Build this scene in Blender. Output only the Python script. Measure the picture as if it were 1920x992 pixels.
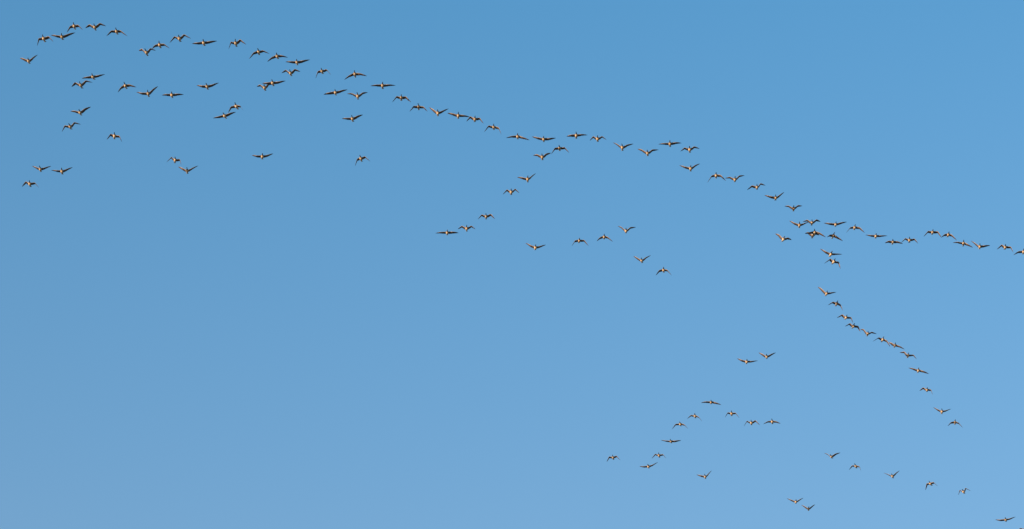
import bpy, math, random
from mathutils import Vector

scene = bpy.context.scene
for ob in list(bpy.data.objects):
    bpy.data.objects.remove(ob)

# ------------------------------------------------------------------ camera
cam_data = bpy.data.cameras.new('camera')
cam = bpy.data.objects.new('camera', cam_data)
scene.collection.objects.link(cam)
cam.location = (0, 0, 1.7)
cam.rotation_euler = (math.radians(90 + 32.5), 0, 0)
cam_data.sensor_width = 36
cam_data.angle = math.radians(18)
cam_data.clip_start = 0.1
cam_data.clip_end = 60000
scene.camera = cam
scene.render.resolution_x, scene.render.resolution_y = 1024, 529

# ------------------------------------------------------------------ sky and low sun
SUN_EL, SUN_AZ = 4.0, 221.0          # degrees; azimuth clockwise from +Y (the way the camera looks)
world = bpy.data.worlds.new('World')
scene.world = world
world.use_nodes = True
nt = world.node_tree
nt.nodes.clear()
sky = nt.nodes.new('ShaderNodeTexSky')
sky.sky_type = 'NISHITA'
sky.sun_disc = False
sky.sun_elevation = math.radians(SUN_EL)
sky.sun_rotation = math.radians(SUN_AZ)
sky.air_density, sky.dust_density, sky.ozone_density = 1.4, 1.5, 3.5
bg = nt.nodes.new('ShaderNodeBackground')
bg.inputs['Strength'].default_value = 0.15
wo = nt.nodes.new('ShaderNodeOutputWorld')
# the air reddens a little towards the horizon and deepens towards the zenith
geo = nt.nodes.new('ShaderNodeTexCoord')
sep = nt.nodes.new('ShaderNodeSeparateXYZ')
red = nt.nodes.new('ShaderNodeMapRange')
red.inputs['From Min'].default_value, red.inputs['From Max'].default_value = 0.42, 0.68
red.inputs['To Min'].default_value, red.inputs['To Max'].default_value = 1.13, 0.55
blue = nt.nodes.new('ShaderNodeMapRange')
blue.inputs['From Min'].default_value, blue.inputs['From Max'].default_value = 0.42, 0.68
blue.inputs['To Min'].default_value, blue.inputs['To Max'].default_value = 0.94, 1.03
com = nt.nodes.new('ShaderNodeCombineXYZ')
com.inputs['Y'].default_value = 0.98
mulw = nt.nodes.new('ShaderNodeVectorMath')
mulw.operation = 'MULTIPLY'
nt.links.new(geo.outputs['Generated'], sep.inputs[0])
nt.links.new(sep.outputs['Z'], red.inputs['Value'])
nt.links.new(red.outputs['Result'], com.inputs['X'])
nt.links.new(sep.outputs['Z'], blue.inputs['Value'])
nt.links.new(blue.outputs['Result'], com.inputs['Z'])
nt.links.new(sky.outputs[0], mulw.inputs[0])
nt.links.new(com.outputs[0], mulw.inputs[1])
nt.links.new(mulw.outputs[0], bg.inputs[0])
nt.links.new(bg.outputs[0], wo.inputs[0])

sun_data = bpy.data.lights.new('sun', 'SUN')
sun_data.energy = 2.7
sun_data.angle = math.radians(0.5)
sun_data.color = (1.0, 0.74, 0.47)
sun = bpy.data.objects.new('sun', sun_data)
scene.collection.objects.link(sun)
az, el = math.radians(SUN_AZ), math.radians(SUN_EL)
to_sun = Vector((math.sin(az) * math.cos(el), math.cos(az) * math.cos(el), math.sin(el)))
sun.rotation_euler = (-to_sun).to_track_quat('-Z', 'Y').to_euler()

scene.view_settings.view_transform = 'Standard'
scene.view_settings.look = 'None'
scene.view_settings.gamma = 1.0
scene.view_settings.exposure = 1.88


# ------------------------------------------------------------------ materials
def new_mat(name):
    m = bpy.data.materials.new(name)
    m.use_nodes = True
    return m, m.node_tree.nodes, m.node_tree.links


plumage, n, l = new_mat('goose_plumage')
b = n['Principled BSDF']
b.inputs['Roughness'].default_value = 0.75
b.inputs['Specular IOR Level'].default_value = 0.25
att = n.new('ShaderNodeAttribute')
att.attribute_name = 'plumage'
tc = n.new('ShaderNodeTexCoord')
bars = n.new('ShaderNodeTexWave')                  # rows of feather edges across the body and wing
bars.inputs['Scale'].default_value = 9.0
bars.inputs['Distortion'].default_value = 4.0
bars.inputs['Detail'].default_value = 2.0
l.new(tc.outputs['Object'], bars.inputs['Vector'])
rng = n.new('ShaderNodeMapRange')
rng.inputs['To Min'].default_value = 0.78
rng.inputs['To Max'].default_value = 1.15
l.new(bars.outputs['Fac'], rng.inputs['Value'])
mul = n.new('ShaderNodeMix')
mul.data_type = 'RGBA'
mul.blend_type = 'MULTIPLY'
mul.inputs['Factor'].default_value = 1.0
l.new(att.outputs['Color'], mul.inputs['A'])
l.new(rng.outputs['Result'], mul.inputs['B'])
l.new(mul.outputs['Result'], b.inputs['Base Color'])

field, n, l = new_mat('winter_field')
b = n['Principled BSDF']
b.inputs['Roughness'].default_value = 0.95
tc = n.new('ShaderNodeTexCoord')
noi = n.new('ShaderNodeTexNoise')
noi.inputs['Scale'].default_value = 0.02
noi.inputs['Detail'].default_value = 8
ramp = n.new('ShaderNodeValToRGB')
ramp.color_ramp.elements[0].color = (0.13, 0.11, 0.06, 1)
ramp.color_ramp.elements[1].color = (0.26, 0.22, 0.15, 1)
l.new(tc.outputs['Object'], noi.inputs['Vector'])
l.new(noi.outputs['Fac'], ramp.inputs['Fac'])
l.new(ramp.outputs['Color'], b.inputs['Base Color'])

# ------------------------------------------------------------------ the ground under the flock (below the frame)
gm = bpy.data.meshes.new('ground')
R, K = 20000.0, 64
gm.from_pydata([(0, 0, 0)] + [(R * math.cos(2 * math.pi * i / K), R * math.sin(2 * math.pi * i / K), 0) for i in range(K)], [],
               [(0, 1 + i, 1 + (i + 1) % K) for i in range(K)])
gm.materials.append(field)
ground = bpy.data.objects.new('ground', gm)
scene.collection.objects.link(ground)
ground['kind'] = 'structure'

# ------------------------------------------------------------------ geese
DARK_NECK = (0.020, 0.015, 0.013)
BREAST = (0.56, 0.44, 0.33)
BELLY = (0.52, 0.43, 0.35)
BACK = (0.15, 0.125, 0.11)
VENT = (0.72, 0.70, 0.66)
TAIL = (0.06, 0.055, 0.055)
TAIL_TIP = (0.5, 0.48, 0.45)
BILL = (0.06, 0.035, 0.03)
UNDER_COVERT = (0.21, 0.155, 0.145)
UPPER_COVERT = (0.19, 0.175, 0.17)
FLIGHT = (0.085, 0.066, 0.068)
LEADING = (0.32, 0.28, 0.25)

# body rings along the flight axis: x, centre z, half width, half height
RINGS = [(-0.385, 0.012, 0.072, 0.005), (-0.345, 0.009, 0.066, 0.012), (-0.29, 0.000, 0.054, 0.028), (-0.24, -0.008, 0.058, 0.048),
         (-0.175, -0.018, 0.072, 0.066), (-0.10, -0.030, 0.090, 0.086), (-0.03, -0.038, 0.099, 0.098), (0.04, -0.038, 0.100, 0.098), (0.10, -0.028, 0.088, 0.086),
         (0.145, -0.010, 0.066, 0.064), (0.18, 0.004, 0.044, 0.044), (0.215, 0.012, 0.031, 0.032), (0.255, 0.016, 0.027, 0.029), (0.290, 0.018, 0.028, 0.031),
         (0.315, 0.019, 0.032, 0.036), (0.340, 0.017, 0.030, 0.033), (0.358, 0.012, 0.019, 0.020), (0.375, 0.006, 0.014, 0.013), (0.402, 0.000, 0.009, 0.006)]
NA = 12
ROOT = [8, 7, 6, 5, 4]                              # rings where the wing grows out, leading edge first


def lerp(a, c, t):
    return tuple(p + (q - p) * t for p, q in zip(a, c))


def spline(p, count):
    """points on a Catmull-Rom curve through p, with the first and last span ends doubled"""
    q = [p[0] * 2 - p[1]] + p + [p[-1] * 2 - p[-2]]
    out = []
    for i in range(1, len(q) - 2):
        for k in range(count):
            t = k / count
            a, b_, c, d = q[i - 1], q[i], q[i + 1], q[i + 2]
            out.append(0.5 * ((2 * b_) + (c - a) * t + (2 * a - 5 * b_ + 4 * c - d) * t * t + (3 * b_ - a - 3 * c + d) * t ** 3))
    out.append(p[-1])
    return out


def goose_mesh(wings, rnd):
    V, F, C = [], [], []

    def add(v, col):
        V.append(tuple(v))
        C.append(col)
        return len(V) - 1
    # each bird differs a little: build, neck reach, head turn, body angle, tone, set of the wings
    girth, neck, turn = rnd.uniform(0.82, 0.95), rnd.uniform(0.86, 1.06), rnd.uniform(-0.22, 0.22)
    pitch, tone = math.tan(math.radians(rnd.uniform(-5, 5))), rnd.uniform(0.82, 1.12)
    fan = rnd.uniform(0.9, 1.25)
    ring = []
    for r, (x, zc, ry, rz) in enumerate(RINGS):
        row = []
        gx = 0.14 + (x - 0.15) * neck if x > 0.15 else x
        ry, rz = ry * (girth if x > -0.3 else fan), rz * girth
        yc = turn * max(0.0, gx - 0.20)
        for k in range(NA):
            a = math.radians(15 + 30 * k)
            under = math.sin(a) < -0.1
            side = -0.1 <= math.sin(a) < 0.4
            if x > 0.35: col = BILL
            elif x > 0.17: col = DARK_NECK
            elif x > 0.12: col = lerp(DARK_NECK, BREAST, 0.55) if under or side else DARK_NECK
            elif x > -0.05: col = BREAST if under else (lerp(BREAST, BACK, 0.5) if side else BACK)
            elif x > -0.2: col = BELLY if under else (lerp(BELLY, BACK, 0.6) if side else BACK)
            elif x > -0.33: col = VENT if under or side else TAIL
            else: col = TAIL if r else TAIL_TIP
            row.append(add((gx, yc + ry * math.cos(a), zc + gx * pitch + rz * math.sin(a)), tuple(v * tone for v in col)))
        ring.append(row)
    n_r = len(ring)
    for r in range(n_r - 1):
        for k in range(NA):
            if r in (4, 5, 6, 7) and k in (0, 4):   # openings for the wing roots
                continue
            k2 = (k + 1) % NA
            F.append((ring[r][k], ring[r][k2], ring[r + 1][k2], ring[r + 1][k]))
    F.append(tuple(ring[0]))
    F.append(tuple(reversed(ring[-1])))
    for side in (1, -1):
        (wy, wz), (ty, tz) = wings[0:2] if side == 1 else wings[2:4]
        upper = [ring[r][1 if side == 1 else 4] for r in ROOT]
        lower = [ring[r][0 if side == 1 else 5] for r in ROOT]
        root = Vector((0, 0.075 * side, -0.005))
        wrist = Vector((0.055, wy, wz))
        tip = Vector((-0.10, ty, tz))
        tip = wrist + (tip - wrist) * 1.02
        elbow = root.lerp(wrist, 0.5) + Vector((-0.005, 0, 0.004))
        hand = wrist.lerp(tip, 0.5) + Vector((0.012, 0, 0.0))
        line = spline([root, elbow, wrist, hand, tip], 4)
        prev = (upper, lower)
        twist = math.radians(rnd.uniform(-7, 7))
        m = len(line)
        for i in range(1, m):
            s = i / (m - 1)
            t = (line[min(i + 1, m - 1)] - line[i - 1]).normalized()
            c = Vector((1, 0, 0)) - t * t.x
            c.normalize()
            nrm = t.cross(c) * (-side)
            turn_ = twist * (0.4 + s)
            c, nrm = c * math.cos(turn_) + nrm * math.sin(turn_), nrm * math.cos(turn_) - c * math.sin(turn_)
            if nrm.z < 0 and abs(t.z) < 0.9:
                nrm = -nrm
            if s < 0.5: chord = 0.285 - 0.06 * s / 0.5
            else: chord = 0.225 - 0.185 * ((s - 0.5) / 0.5) ** 1.5
            notch = 0.0
            if 0.55 < s < 0.99: notch = 0.02 * (i % 2)       # staggered primary feather ends
            thick = 0.030 * (1 - s) ** 1.3 + 0.005
            up_row, low_row = [], []
            for j in range(5):
                f = j / 4
                x_off = chord * (0.36 - f) + (notch if j == 4 else 0)
                cam_ = 0.055 * chord * math.sin(math.pi * min(1, f * 1.1))
                h = thick * (0.55, 0.9, 0.6, 0.25, 0.08)[j]
                p = line[i] + c * x_off
                if s < 0.45 and j >= 2: colu = lerp(UNDER_COVERT, FLIGHT, (j - 1.5) / 2)
                elif j >= 2 or s > 0.8: colu = FLIGHT
                elif j == 0: colu = LEADING
                else: colu = UNDER_COVERT
                colt = FLIGHT if (j >= 3 or s > 0.75) else UPPER_COVERT
                jit = rnd.uniform(0.9, 1.1)
                up_row.append(add(p + nrm * (cam_ + h * 0.6), tuple(v * jit for v in colt)))
                low_row.append(add(p + nrm * (cam_ - h * 0.4), tuple(v * jit for v in colu)))
            row = (up_row, low_row)
            loop0 = prev[0] + prev[1][::-1]
            loop1 = row[0] + row[1][::-1]
            for q in range(10):
                q2 = (q + 1) % 10
                fc = (loop0[q], loop0[q2], loop1[q2], loop1[q])
                F.append(fc if side == 1 else fc[::-1])
            prev = row
        cap = tuple(prev[0] + prev[1][::-1])
        F.append(cap if side == 1 else cap[::-1])
    me = bpy.data.meshes.new('goose')
    me.from_pydata(V, [], F)
    me.validate()
    a = me.color_attributes.new('plumage', 'FLOAT_COLOR', 'POINT')
    for i, col in enumerate(C):
        a.data[i].color = (*col, 1)
    me.polygons.foreach_set('use_smooth', [True] * len(me.polygons))
    me.materials.append(plumage)
    return me


# where each goose flies (metres; level flock about 130 m up), its heading in degrees, and how its wings are held:
# left wrist, left wing tip, right wrist, right wing tip as (sideways, upwards) from between the shoulders; then its label
GEESE = [
    (-31.58, 170.96, 126.4, -92.2, (0.287, 0.182), (0.529, 0.527), (-0.319, 0.091), (-0.601, 0.289), 'goose, wings raised in a V, alone below the corner arc by the left edge'),
    (-30.3, 168.5, 126.4, -100, (0.373, 0.007), (0.64, -0.277), (-0.292, -0.079), (-0.418, -0.462), 'goose, wings swept down, leftmost in the top left corner arc'),
    (-29.09, 168.32, 126.4, -92.4, (0.433, 0.11), (0.803, 0.36), (-0.384, 0.028), (-0.747, 0.204), 'goose, wings slightly raised, second from left in the top left corner arc'),
    (-28.17, 167.16, 126.4, -95.2, (0.283, -0.04), (0.551, -0.267), (-0.234, -0.112), (-0.46, -0.412), 'goose, wings swept down, third from left in the top left corner arc'),
    (-26.86, 167.28, 126.4, -94.8, (0.345, 0.182), (0.69, 0.111), (-0.324, 0.117), (-0.622, 0.033), 'goose, wings stretched flat, fourth from left in the top left corner arc'),
    (-25.5, 167.73, 126.4, -94.4, (0.283, -0.064), (0.687, -0.349), (-0.327, -0.04), (-0.643, -0.274), 'goose, wings swept down, rightmost in the top left corner arc'),
    (-27.57, 172.73, 126.4, -99.5, (0.4, -0.019), (0.763, 0.153), (-0.367, -0.056), (-0.777, 0.013), 'goose, wings stretched flat, upper of the close pair below the corner arc'),
    (-23.8, 170.03, 126.4, -98.1, (0.288, 0.202), (0.589, 0.146), (-0.281, 0.208), (-0.529, 0.251), 'goose, wings slightly raised, leftmost in the topmost row beside the corner arc'),
    (-22.86, 169.19, 126.4, -96, (0.321, -0.061), (0.641, -0.27), (-0.269, -0.107), (-0.49, -0.222), 'goose, wings drooping, second from left in the topmost row beside the corner arc'),
    (-21.52, 168.5, 126.4, -96.8, (0.329, 0.186), (0.726, -0.006), (-0.301, 0.08), (-0.632, -0.219), 'goose, wings arched, third from left in the topmost row beside the corner arc'),
    (-19.98, 168.97, 126.4, -93.2, (0.42, -0), (0.826, 0.158), (-0.402, -0.074), (-0.762, 0.014), 'goose, wings stretched flat, fourth from left in the topmost row beside the corner arc'),
    (-17.91, 169.01, 126.4, -95.5, (0.307, 0.156), (0.656, -0.08), (-0.298, 0.011), (-0.458, -0.376), 'goose, wings arched, rightmost in the topmost row beside the corner arc'),
    (-16.49, 169.96, 126.4, -94, (0.299, 0.002), (0.677, -0.122), (-0.305, -0.155), (-0.596, -0.471), 'goose, wings swept down, leftmost in the sloping line after the topmost row'),
    (-15.31, 170.43, 126.4, -96.9, (0.307, -0.063), (0.678, -0.11), (-0.328, -0.169), (-0.636, -0.329), 'goose, wings drooping, second from left in the sloping line after the topmost row'),
    (-14.06, 171.11, 126.4, -92.3, (0.406, 0.027), (0.822, 0.232), (-0.401, -0.014), (-0.748, 0.106), 'goose, wings slightly raised, third from left in the sloping line after the topmost row'),
    (-14.55, 172.31, 126.4, -95.8, (0.298, 0.185), (0.617, 0.124), (-0.299, 0.164), (-0.596, 0.105), 'goose, wings stretched flat, rightmost of the trio just under the sloping line'),
    (-12.47, 172.1, 126.4, -95.7, (0.316, 0.022), (0.591, -0.294), (-0.254, -0.098), (-0.42, -0.474), 'goose, wings swept down, fourth from left in the sloping line after the topmost row'),
    (-10.33, 172.42, 126.4, -94, (0.329, -0.063), (0.776, -0.14), (-0.35, -0.191), (-0.68, -0.363), 'goose, wings drooping, fifth from left in the sloping line after the topmost row'),
    (-15.79, 173.42, 126.4, -96.4, (0.411, -0.031), (0.824, 0.151), (-0.368, -0.049), (-0.712, 0.075), 'goose, wings stretched flat, second from left of the trio just under the sloping line'),
    (-16.36, 173.95, 126.4, -95.8, (0.276, 0.21), (0.561, 0.286), (-0.279, 0.147), (-0.528, 0.174), 'goose, wings slightly raised, leftmost of the trio just under the sloping line'),
    (-11.7, 174.5, 126.4, -92.9, (0.38, 0.043), (0.773, 0.25), (-0.413, -0.102), (-0.783, -0.08), 'goose, wings stretched flat, left of the pair below the sloping line'),
    (-10.24, 174.92, 126.4, -91.1, (0.331, 0.177), (0.637, 0.345), (-0.377, 0.133), (-0.7, 0.255), 'goose, wings slightly raised, right of the pair below the sloping line'),
    (-28.48, 173.67, 126.4, -100.5, (0.364, 0.225), (0.743, 0.179), (-0.362, 0.148), (-0.649, 0.01), 'goose, wings arched, lower of the close pair below the corner arc'),
    (-25.54, 173.73, 126.4, -98, (0.285, -0.037), (0.706, -0.134), (-0.246, -0.184), (-0.493, -0.421), 'goose, wings drooping, leftmost of the second row upper left'),
    (-28.88, 176.8, 126.4, -98.2, (0.343, 0.176), (0.675, 0.438), (-0.358, 0.072), (-0.683, 0.209), 'goose, wings raised in a V, upper of two at far left, above the low trio'),
    (-29.73, 178.45, 126.4, -96.4, (0.301, 0.232), (0.681, 0.186), (-0.346, 0.009), (-0.553, -0.308), 'goose, tilted, wings arched, lower of two at far left, above the low trio'),
    (-24.12, 174.63, 126.4, -94.1, (0.316, 0.23), (0.594, 0.606), (-0.428, -0.014), (-0.802, 0.205), 'goose, tilted, wings raised in a V, second from left of the second row upper left'),
    (-22.56, 174.78, 126.4, -90.1, (0.368, -0.009), (0.756, 0.081), (-0.338, -0.035), (-0.666, 0.029), 'goose, wings stretched flat, third from left of the second row upper left'),
    (-20.15, 173.82, 126.4, -95.3, (0.386, 0.036), (0.735, 0.294), (-0.347, -0.013), (-0.709, 0.184), 'goose, wings slightly raised, rightmost of the second row upper left'),
    (-18.38, 176.07, 126.4, -104.6, (0.303, -0.115), (0.466, -0.373), (-0.33, -0.084), (-0.577, -0.373), 'goose, wings swept down, upper of two nearly touching below the second row'),
    (-19.24, 177.18, 126.4, -102.4, (0.361, 0.047), (0.725, 0.243), (-0.422, -0.096), (-0.819, -0.026), 'goose, wings stretched flat, lower of two nearly touching below the second row'),
    (-26.86, 179.55, 126.4, -84.1, (0.337, -0.076), (0.528, -0.397), (-0.262, 0.029), (-0.497, -0.279), 'goose, wings swept down, alone between the second row and the low left trio'),
    (-32.36, 183.54, 126.4, -90.1, (0.345, 0.049), (0.706, 0.3), (-0.273, 0.066), (-0.6, 0.306), 'goose, wings raised in a V, second from left of the low left-edge trio'),
    (-30.91, 183.8, 126.4, -89.3, (0.341, 0.096), (0.685, 0.378), (-0.359, -0.02), (-0.743, 0.123), 'goose, wings slightly raised, rightmost of the low left-edge trio'),
    (-33.31, 185.34, 126.4, -92.1, (0.365, -0.004), (0.626, -0.27), (-0.267, 0.084), (-0.54, -0.169), 'goose, wings drooping, leftmost of the low left-edge trio'),
    (-23.02, 182.43, 126.4, -82.7, (0.317, -0.017), (0.453, -0.317), (-0.259, 0.126), (-0.555, -0.157), 'goose, wings drooping, upper of two under the second row'),
    (-22.3, 183.74, 126.4, -87.2, (0.367, 0.172), (0.72, 0.49), (-0.337, 0.11), (-0.64, 0.362), 'goose, wings raised in a V, lower of two under the second row'),
    (-17.03, 182, 126.4, -84.1, (0.381, 0.064), (0.718, 0.328), (-0.386, -0.05), (-0.704, 0.09), 'goose, wings slightly raised, alone, straight under the trio near the top'),
    (-8.55, 173.71, 126.4, -89.7, (0.407, -0.018), (0.842, 0.059), (-0.407, -0.037), (-0.787, 0.015), 'goose, wings stretched flat, rightmost in the sloping line after the topmost row'),
    (-7.35, 175.11, 126.4, -88.7, (0.288, -0.004), (0.624, -0.272), (-0.31, 0.014), (-0.592, -0.307), 'goose, wings swept down, leftmost in the chain before the middle crest'),
    (-6.23, 176.16, 126.4, -90.6, (0.323, -0.081), (0.588, -0.314), (-0.322, -0.033), (-0.59, -0.311), 'goose, wings swept down, second from left in the chain before the middle crest'),
    (-10.7, 177.52, 126.4, -95.3, (0.333, 0.096), (0.668, 0.327), (-0.385, -0.021), (-0.724, 0.095), 'goose, wings slightly raised, alone beneath the pair below the sloping line'),
    (-4.96, 176.86, 126.4, -89.3, (0.325, 0.093), (0.699, 0.409), (-0.3, 0.169), (-0.583, 0.502), 'goose, wings raised in a V, third from left in the chain before the middle crest'),
    (-3.6, 177.16, 126.4, -88.5, (0.388, -0.061), (0.77, -0.052), (-0.394, 0.067), (-0.72, 0.232), 'goose, wings stretched flat, fourth from left in the chain before the middle crest'),
    (-2.49, 177.57, 126.4, -89.4, (0.322, -0.006), (0.578, -0.297), (-0.305, 0.099), (-0.558, -0.125), 'goose, wings drooping, fifth from left in the chain before the middle crest'),
    (-1.23, 178.51, 126.4, -91.9, (0.339, -0.152), (0.505, -0.543), (-0.335, 0.028), (-0.631, -0.309), 'goose, wings swept down, rightmost in the chain before the middle crest'),
    (0.38, 179.61, 126.4, -92.4, (0.317, -0.153), (0.785, -0.265), (-0.381, -0.051), (-0.771, -0.046), 'goose, wings drooping, leftmost along the middle crest of eight'),
    (2.14, 179.93, 126.4, -93.7, (0.387, -0.041), (0.809, 0.104), (-0.426, 0.067), (-0.796, 0.286), 'goose, wings slightly raised, second from left along the middle crest of eight'),
    (4.34, 179.48, 126.4, -91, (0.347, -0.006), (0.753, 0.066), (-0.329, -0.053), (-0.644, -0.027), 'goose, wings stretched flat, third from left along the middle crest of eight'),
    (5.79, 179.89, 126.4, -93.2, (0.305, 0.102), (0.592, -0.047), (-0.281, 0.113), (-0.523, -0.064), 'goose, wings arched, fourth from left along the middle crest of eight'),
    (3.23, 181.01, 126.4, -93.6, (0.351, -0.049), (0.645, -0.343), (-0.306, -0.076), (-0.566, -0.391), 'goose, wings swept down, top one on the branch below the middle crest'),
    (2.06, 182.06, 126.4, -93.7, (0.286, 0.157), (0.584, 0.346), (-0.329, 0.118), (-0.611, 0.206), 'goose, wings slightly raised, second from top on the branch below the middle crest'),
    (1.08, 184.76, 126.4, -91.2, (0.277, 0.167), (0.561, 0.514), (-0.367, 0.044), (-0.714, 0.217), 'goose, wings raised in a V, third from top on the branch below the middle crest'),
    (7.49, 180.92, 126.4, -93.7, (0.344, 0.115), (0.75, 0.31), (-0.334, 0.2), (-0.616, 0.482), 'goose, wings raised in a V, fifth from left along the middle crest of eight'),
    (9.23, 181.6, 126.4, -94.8, (0.333, 0.167), (0.738, 0.285), (-0.37, 0.207), (-0.669, 0.426), 'goose, wings raised in a V, sixth from left along the middle crest of eight'),
    (10.71, 180.48, 126.4, -94.6, (0.386, -0.001), (0.767, 0.07), (-0.383, -0.024), (-0.771, 0.057), 'goose, wings stretched flat, seventh from left along the middle crest of eight'),
    (12.08, 181.16, 126.4, -94.4, (0.322, 0.13), (0.657, 0.089), (-0.336, 0.066), (-0.617, -0.064), 'goose, wings stretched flat, rightmost along the middle crest of eight'),
    (12.25, 183.45, 126.4, -93, (0.302, 0.149), (0.643, 0.416), (-0.409, 0.074), (-0.746, 0.316), 'goose, wings raised in a V, alone beneath the right end of the middle crest'),
    (14.04, 184.31, 126.4, -93.7, (0.318, -0.092), (0.649, -0.404), (-0.301, -0.104), (-0.604, -0.498), 'goose, wings swept down, leftmost on the slope after the crest'),
    (15.37, 184.8, 126.4, -92.9, (0.306, 0.205), (0.657, 0.35), (-0.34, 0.117), (-0.659, 0.173), 'goose, wings slightly raised, second from left on the slope after the crest'),
    (16.95, 185.75, 126.4, -93.7, (0.262, 0.205), (0.582, 0.164), (-0.344, 0.037), (-0.673, -0.143), 'goose, wings arched, third from left on the slope after the crest'),
    (18.33, 187.08, 126.4, -92.2, (0.282, 0.127), (0.613, 0.497), (-0.393, 0.049), (-0.749, 0.27), 'goose, wings raised in a V, fourth from left on the slope after the crest'),
    (19.68, 188.43, 126.4, -91.8, (0.294, 0.156), (0.607, 0.249), (-0.335, 0.141), (-0.613, 0.246), 'goose, wings slightly raised, rightmost on the slope after the crest'),
    (-0.06, 186.35, 126.4, -90.8, (0.287, 0.153), (0.563, -0.038), (-0.291, 0.091), (-0.57, -0.15), 'goose, wings arched, fourth from top on the branch below the middle crest'),
    (-1.82, 189.44, 126.4, -90.8, (0.328, 0.087), (0.607, -0.147), (-0.303, 0.054), (-0.572, -0.181), 'goose, wings drooping, fifth from top on the branch below the middle crest'),
    (-3.2, 190.98, 126.4, -90.5, (0.329, 0.117), (0.6, -0.006), (-0.329, 0.11), (-0.614, -0.004), 'goose, wings arched, sixth from top on the branch below the middle crest'),
    (-4.58, 191.52, 126.4, -89.9, (0.387, -0.026), (0.786, 0.027), (-0.437, -0.044), (-0.817, -0.003), 'goose, wings stretched flat, bottom one on the branch below the middle crest'),
    (1.67, 193.46, 126.4, -86.9, (0.342, 0.043), (0.739, 0.295), (-0.371, 0.096), (-0.689, 0.393), 'goose, wings raised in a V, leftmost in the loose arch below the crest'),
    (4.77, 192.56, 126.4, -86.6, (0.34, -0.041), (0.644, -0.348), (-0.313, -0.115), (-0.525, -0.427), 'goose, wings swept down, second from left in the loose arch below the crest'),
    (6.53, 192.07, 126.4, -91.4, (0.246, -0.107), (0.596, -0.366), (-0.285, -0.134), (-0.524, -0.3), 'goose, wings swept down, third from left in the loose arch below the crest'),
    (8.05, 191.28, 126.4, -91.7, (0.31, 0.186), (0.695, 0.333), (-0.308, 0.219), (-0.569, 0.456), 'goose, wings raised in a V, fourth from left in the loose arch below the crest'),
    (9.29, 195.18, 126.4, -98.3, (0.297, 0.139), (0.647, 0.415), (-0.333, 0.184), (-0.585, 0.458), 'goose, wings raised in a V, fifth from left in the loose arch below the crest'),
    (10.91, 196.45, 126.4, -96, (0.271, -0.106), (0.564, -0.443), (-0.3, -0.104), (-0.568, -0.361), 'goose, wings swept down, rightmost in the loose arch below the crest'),
    (20.25, 190.55, 126.4, -90.2, (0.314, 0.062), (0.69, 0.317), (-0.388, 0.108), (-0.683, 0.404), 'goose, wings raised in a V, leftmost along the top of the crowded knot'),
    (21.1, 190.24, 126.4, -90.8, (0.319, 0.161), (0.609, 0.133), (-0.315, 0.138), (-0.611, 0.133), 'goose, wings slightly raised, second from left along the top of the crowded knot'),
    (22.79, 190.45, 126.4, -90, (0.351, 0.051), (0.797, 0.25), (-0.45, 0.001), (-0.806, 0.15), 'goose, wings slightly raised, third from left along the top of the crowded knot'),
    (24.16, 190.85, 126.4, -89.5, (0.342, -0.098), (0.684, -0.379), (-0.316, -0.091), (-0.601, -0.399), 'goose, wings swept down, rightmost along the top of the crowded knot'),
    (21.38, 191.47, 126.4, -90.7, (0.333, -0.136), (0.765, -0.363), (-0.371, -0.103), (-0.616, -0.02), 'goose, wings drooping, front of two overlapping inside the crowded knot'),
    (21.29, 191.89, 126.4, -84.6, (0.227, 0.122), (0.481, 0.094), (-0.321, 0.156), (-0.523, 0.174), 'goose, wings slightly raised, half hidden behind another inside the crowded knot'),
    (19.24, 192.37, 126.4, -81, (0.306, 0.055), (0.617, 0.053), (-0.315, 0.235), (-0.538, 0.449), 'goose, tilted, wings slightly raised, leftmost of the crowded knot'),
    (22.74, 191.91, 126.4, -80, (0.255, -0.161), (0.69, -0.314), (-0.249, -0.049), (-0.418, -0.13), 'goose, wings drooping, lower right one of the crowded knot'),
    (22.77, 194.33, 126.4, -79.8, (0.369, -0.007), (0.859, 0.121), (-0.411, 0.092), (-0.733, 0.405), 'goose, wings slightly raised, upper of two directly below the crowded knot'),
    (23.06, 195.33, 126.4, -74.8, (0.348, -0.075), (0.517, -0.464), (-0.292, 0.09), (-0.685, -0.223), 'goose, wings swept down, lower of two directly below the crowded knot'),
    (25.76, 191.96, 126.4, -91, (0.38, -0.048), (0.822, 0.055), (-0.372, -0.011), (-0.705, 0.146), 'goose, wings stretched flat, leftmost in the row reaching right edge'),
    (27.03, 192.73, 126.4, -90.4, (0.297, -0.047), (0.711, -0.103), (-0.282, -0.011), (-0.536, -0.045), 'goose, wings stretched flat, second from left in the row reaching right edge'),
    (28.2, 192.49, 126.4, -92.8, (0.344, 0.003), (0.584, -0.237), (-0.285, 0.069), (-0.606, -0.166), 'goose, wings drooping, third from left in the row reaching right edge'),
    (29.72, 191.46, 126.4, -89.8, (0.365, -0.051), (0.622, -0.406), (-0.321, -0.014), (-0.628, -0.318), 'goose, wings swept down, fourth from left in the row reaching right edge'),
    (30.87, 191.78, 126.4, -86.7, (0.234, -0.109), (0.583, -0.394), (-0.264, -0.075), (-0.469, -0.189), 'goose, wings swept down, fifth from left in the row reaching right edge'),
    (32.08, 192.91, 126.4, -91.8, (0.259, -0.163), (0.636, -0.311), (-0.415, 0.042), (-0.729, 0.113), 'goose, tilted, wings stretched flat, sixth from left in the row reaching right edge'),
    (33.29, 193.34, 126.4, -93.4, (0.338, -0.012), (0.733, 0.115), (-0.333, 0.225), (-0.576, 0.55), 'goose, tilted, wings raised in a V, seventh from left in the row reaching right edge'),
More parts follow.
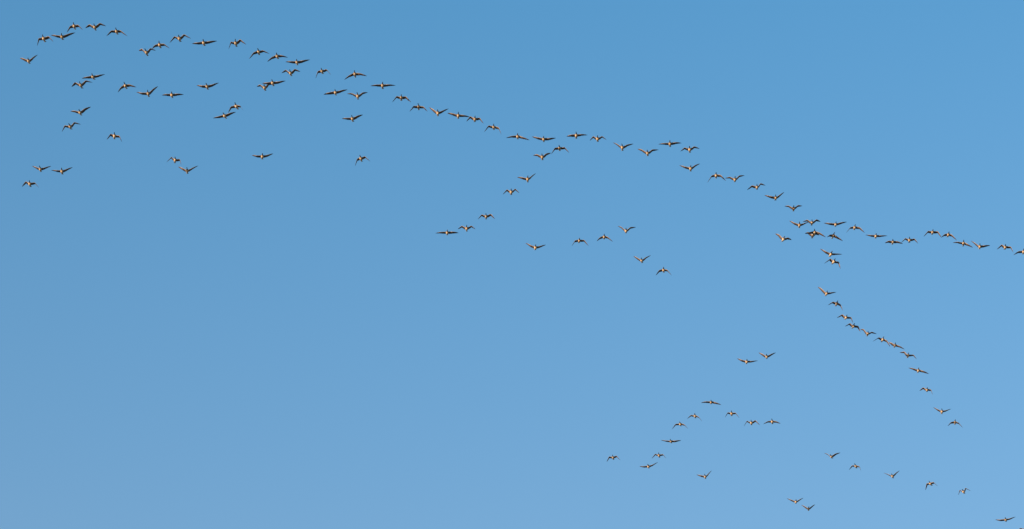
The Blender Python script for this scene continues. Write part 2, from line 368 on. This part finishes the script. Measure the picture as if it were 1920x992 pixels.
    (35.11, 193.41, 126.4, -92.6, (0.375, -0.083), (0.544, -0.4), (-0.244, 0.107), (-0.582, -0.123), 'goose, wings drooping, rightmost in the row reaching right edge'),
    (36.49, 194.01, 126.4, -91.3, (0.321, -0.07), (0.708, -0.276), (-0.372, -0.073), (-0.7, -0.21), 'goose, wings drooping, cut off by the right edge'),
    (22.9, 199.64, 126.4, -82.1, (0.327, 0.026), (0.743, 0.212), (-0.355, 0.253), (-0.588, 0.556), 'goose, wings raised in a V, top one in the tail trailing down at right'),
    (23.76, 201.02, 126.4, -82, (0.253, -0.169), (0.444, -0.502), (-0.31, 0.017), (-0.634, -0.154), 'goose, wings swept down, second from top in the tail trailing down at right'),
    (24.61, 202.98, 126.4, -81.8, (0.362, -0.056), (0.538, -0.411), (-0.306, 0.127), (-0.657, -0.043), 'goose, wings drooping, third from top in the tail trailing down at right'),
    (25.26, 204.2, 126.4, -80.7, (0.323, -0.068), (0.526, -0.368), (-0.285, 0.115), (-0.601, -0.039), 'goose, wings drooping, fourth from top in the tail trailing down at right'),
    (26.42, 205.29, 126.4, -86.6, (0.296, 0.079), (0.678, 0.056), (-0.291, 0.278), (-0.51, 0.408), 'goose, wings slightly raised, fifth from top in the tail trailing down at right'),
    (27.61, 206.11, 126.4, -81.6, (0.307, -0.177), (0.561, -0.529), (-0.314, 0.058), (-0.725, -0.178), 'goose, wings swept down, sixth from top in the tail trailing down at right'),
    (28.61, 206.95, 126.4, -86.6, (0.32, -0.135), (0.711, -0.275), (-0.267, 0.112), (-0.435, 0.254), 'goose, tilted, wings stretched flat, seventh from top in the tail trailing down at right'),
    (29.74, 208.43, 126.4, -88.3, (0.394, -0.023), (0.64, -0.25), (-0.268, 0.228), (-0.582, 0.283), 'goose, tilted, wings stretched flat, eighth from top in the tail trailing down at right'),
    (30.75, 210.64, 126.4, -88.4, (0.339, -0.124), (0.782, -0.239), (-0.381, 0.081), (-0.704, 0.253), 'goose, tilted, wings stretched flat, ninth from top in the tail trailing down at right'),
    (31.72, 213.54, 126.4, -94.7, (0.296, -0.09), (0.419, -0.433), (-0.272, 0.119), (-0.556, -0.016), 'goose, tilted, wings drooping, tenth from top in the tail trailing down at right'),
    (33.23, 216.86, 126.4, -92.9, (0.342, 0.021), (0.727, 0.244), (-0.343, 0.13), (-0.622, 0.42), 'goose, wings raised in a V, eleventh from top in the tail trailing down at right'),
    (34.44, 218.54, 126.4, -94.4, (0.271, -0.148), (0.563, -0.45), (-0.316, -0.074), (-0.583, -0.275), 'goose, wings swept down, bottom one in the tail trailing down at right'),
    (17.68, 209.34, 126.4, -90.3, (0.398, -0.031), (0.839, 0.121), (-0.402, 0.077), (-0.686, 0.313), 'goose, wings slightly raised, left of the isolated pair above the low flock'),
    (19.14, 208.6, 126.4, -95.3, (0.305, 0.088), (0.678, 0.349), (-0.317, 0.151), (-0.586, 0.419), 'goose, wings raised in a V, right of the isolated pair above the low flock'),
    (15.31, 215.42, 126.4, -91.7, (0.353, -0.124), (0.764, -0.204), (-0.412, -0.022), (-0.751, 0), 'goose, wings drooping, top one in the low hook-shaped line'),
    (14.18, 217.55, 126.4, -99.8, (0.286, -0.193), (0.528, -0.488), (-0.305, 0.013), (-0.615, -0.157), 'goose, wings swept down, second from top in the low hook-shaped line'),
    (13.1, 218.83, 126.4, -100.5, (0.317, -0.15), (0.575, -0.421), (-0.361, -0.05), (-0.678, -0.351), 'goose, wings swept down, third from top in the low hook-shaped line'),
    (16.99, 217.17, 126.4, -95.6, (0.32, -0.047), (0.569, -0.379), (-0.286, 0.017), (-0.53, -0.299), 'goose, wings swept down, leftmost of the trio beside the hook-shaped line'),
    (18.61, 218.62, 126.4, -96.7, (0.328, 0.099), (0.634, -0.194), (-0.33, 0.095), (-0.595, -0.22), 'goose, wings arched, second from left of the trio beside the hook-shaped line'),
    (20.22, 218.43, 126.4, -97.3, (0.294, -0.085), (0.618, -0.185), (-0.325, -0.035), (-0.685, -0.132), 'goose, wings drooping, rightmost of the trio beside the hook-shaped line'),
    (12.48, 221.56, 126.4, -101.2, (0.36, -0.067), (0.774, 0.031), (-0.404, 0.034), (-0.794, 0.22), 'goose, wings slightly raised, fourth from top in the low hook-shaped line'),
    (8, 224.16, 126.4, -98.7, (0.289, 0.039), (0.542, -0.232), (-0.286, 0.009), (-0.507, -0.295), 'goose, wings drooping, alone left of the small hook-shaped line'),
    (11.63, 223.81, 126.4, -99.5, (0.325, -0.021), (0.538, -0.278), (-0.284, 0.059), (-0.586, -0.193), 'goose, wings drooping, fifth from top in the low hook-shaped line'),
    (10.86, 225.63, 126.4, -97.5, (0.369, 0.067), (0.75, 0.364), (-0.38, -0.042), (-0.711, 0.088), 'goose, wings slightly raised, bottom one in the low hook-shaped line'),
    (15.46, 227.31, 126.4, -97.3, (0.26, 0.167), (0.529, 0.553), (-0.358, 0.058), (-0.684, 0.254), 'goose, wings raised in a V, alone right of the foot of the hook-shaped line'),
    (25.28, 224.02, 126.4, -109.8, (0.346, 0.102), (0.711, 0.25), (-0.275, 0.207), (-0.575, 0.457), 'goose, wings raised in a V, leftmost of the sparse lowest row'),
    (27.35, 225.57, 126.4, -108.9, (0.302, -0.159), (0.399, -0.472), (-0.259, 0.02), (-0.564, -0.198), 'goose, wings swept down, second from left of the sparse lowest row'),
    (30.43, 227.22, 126.4, -107.9, (0.291, 0.137), (0.587, 0.427), (-0.333, 0.152), (-0.701, 0.444), 'goose, wings raised in a V, third from left of the sparse lowest row'),
    (23.03, 231.54, 126.4, -93.2, (0.285, 0.105), (0.624, 0.36), (-0.389, 0.12), (-0.7, 0.351), 'goose, wings raised in a V, left of the bottom pair under the lowest row'),
    (24.16, 232.74, 126.4, -91.8, (0.276, 0.153), (0.54, 0.413), (-0.294, 0.132), (-0.562, 0.389), 'goose, wings raised in a V, right of the bottom pair under the lowest row'),
    (33.6, 228.46, 126.4, -117.9, (0.327, -0.042), (0.555, -0.337), (-0.255, -0.025), (-0.475, -0.424), 'goose, wings swept down, fourth from left of the sparse lowest row'),
    (36.42, 229.81, 126.4, -110.6, (0.218, 0.198), (0.571, -0.005), (-0.266, 0.105), (-0.457, -0.193), 'goose, wings arched, rightmost of the sparse lowest row'),
    (40.45, 234.64, 126.4, -103.6, (0.39, 0.005), (0.802, 0.198), (-0.439, -0.024), (-0.828, 0.135), 'goose, wings slightly raised, lone and whole in the bottom right corner'),
    (42.3, 236.36, 126.4, -103.2, (0.404, 0.167), (0.808, -0.14), (-0.39, 0.102), (-0.913, -0.167), 'goose, wings arched, cut off by the bottom right corner'),
    (-10.32, 182.24, 126.4, -98.1, (0.299, 0.037), (0.635, -0.252), (-0.228, -0.122), (-0.407, -0.516), 'goose, wings swept down, alone, lowest one under the sloping line'),
]

rnd = random.Random(7)
for (x, y, z, yaw, lw, lt, rw, rt, label) in GEESE:
    ob = bpy.data.objects.new('goose', goose_mesh([lw, lt, rw, rt], rnd))
    ob.location = (x, y, z)
    ob.rotation_euler = (0, 0, math.radians(yaw))
    ob['label'] = label
    ob['category'] = 'goose'
    ob['group'] = 'geese flying in a skein'
    scene.collection.objects.link(ob)
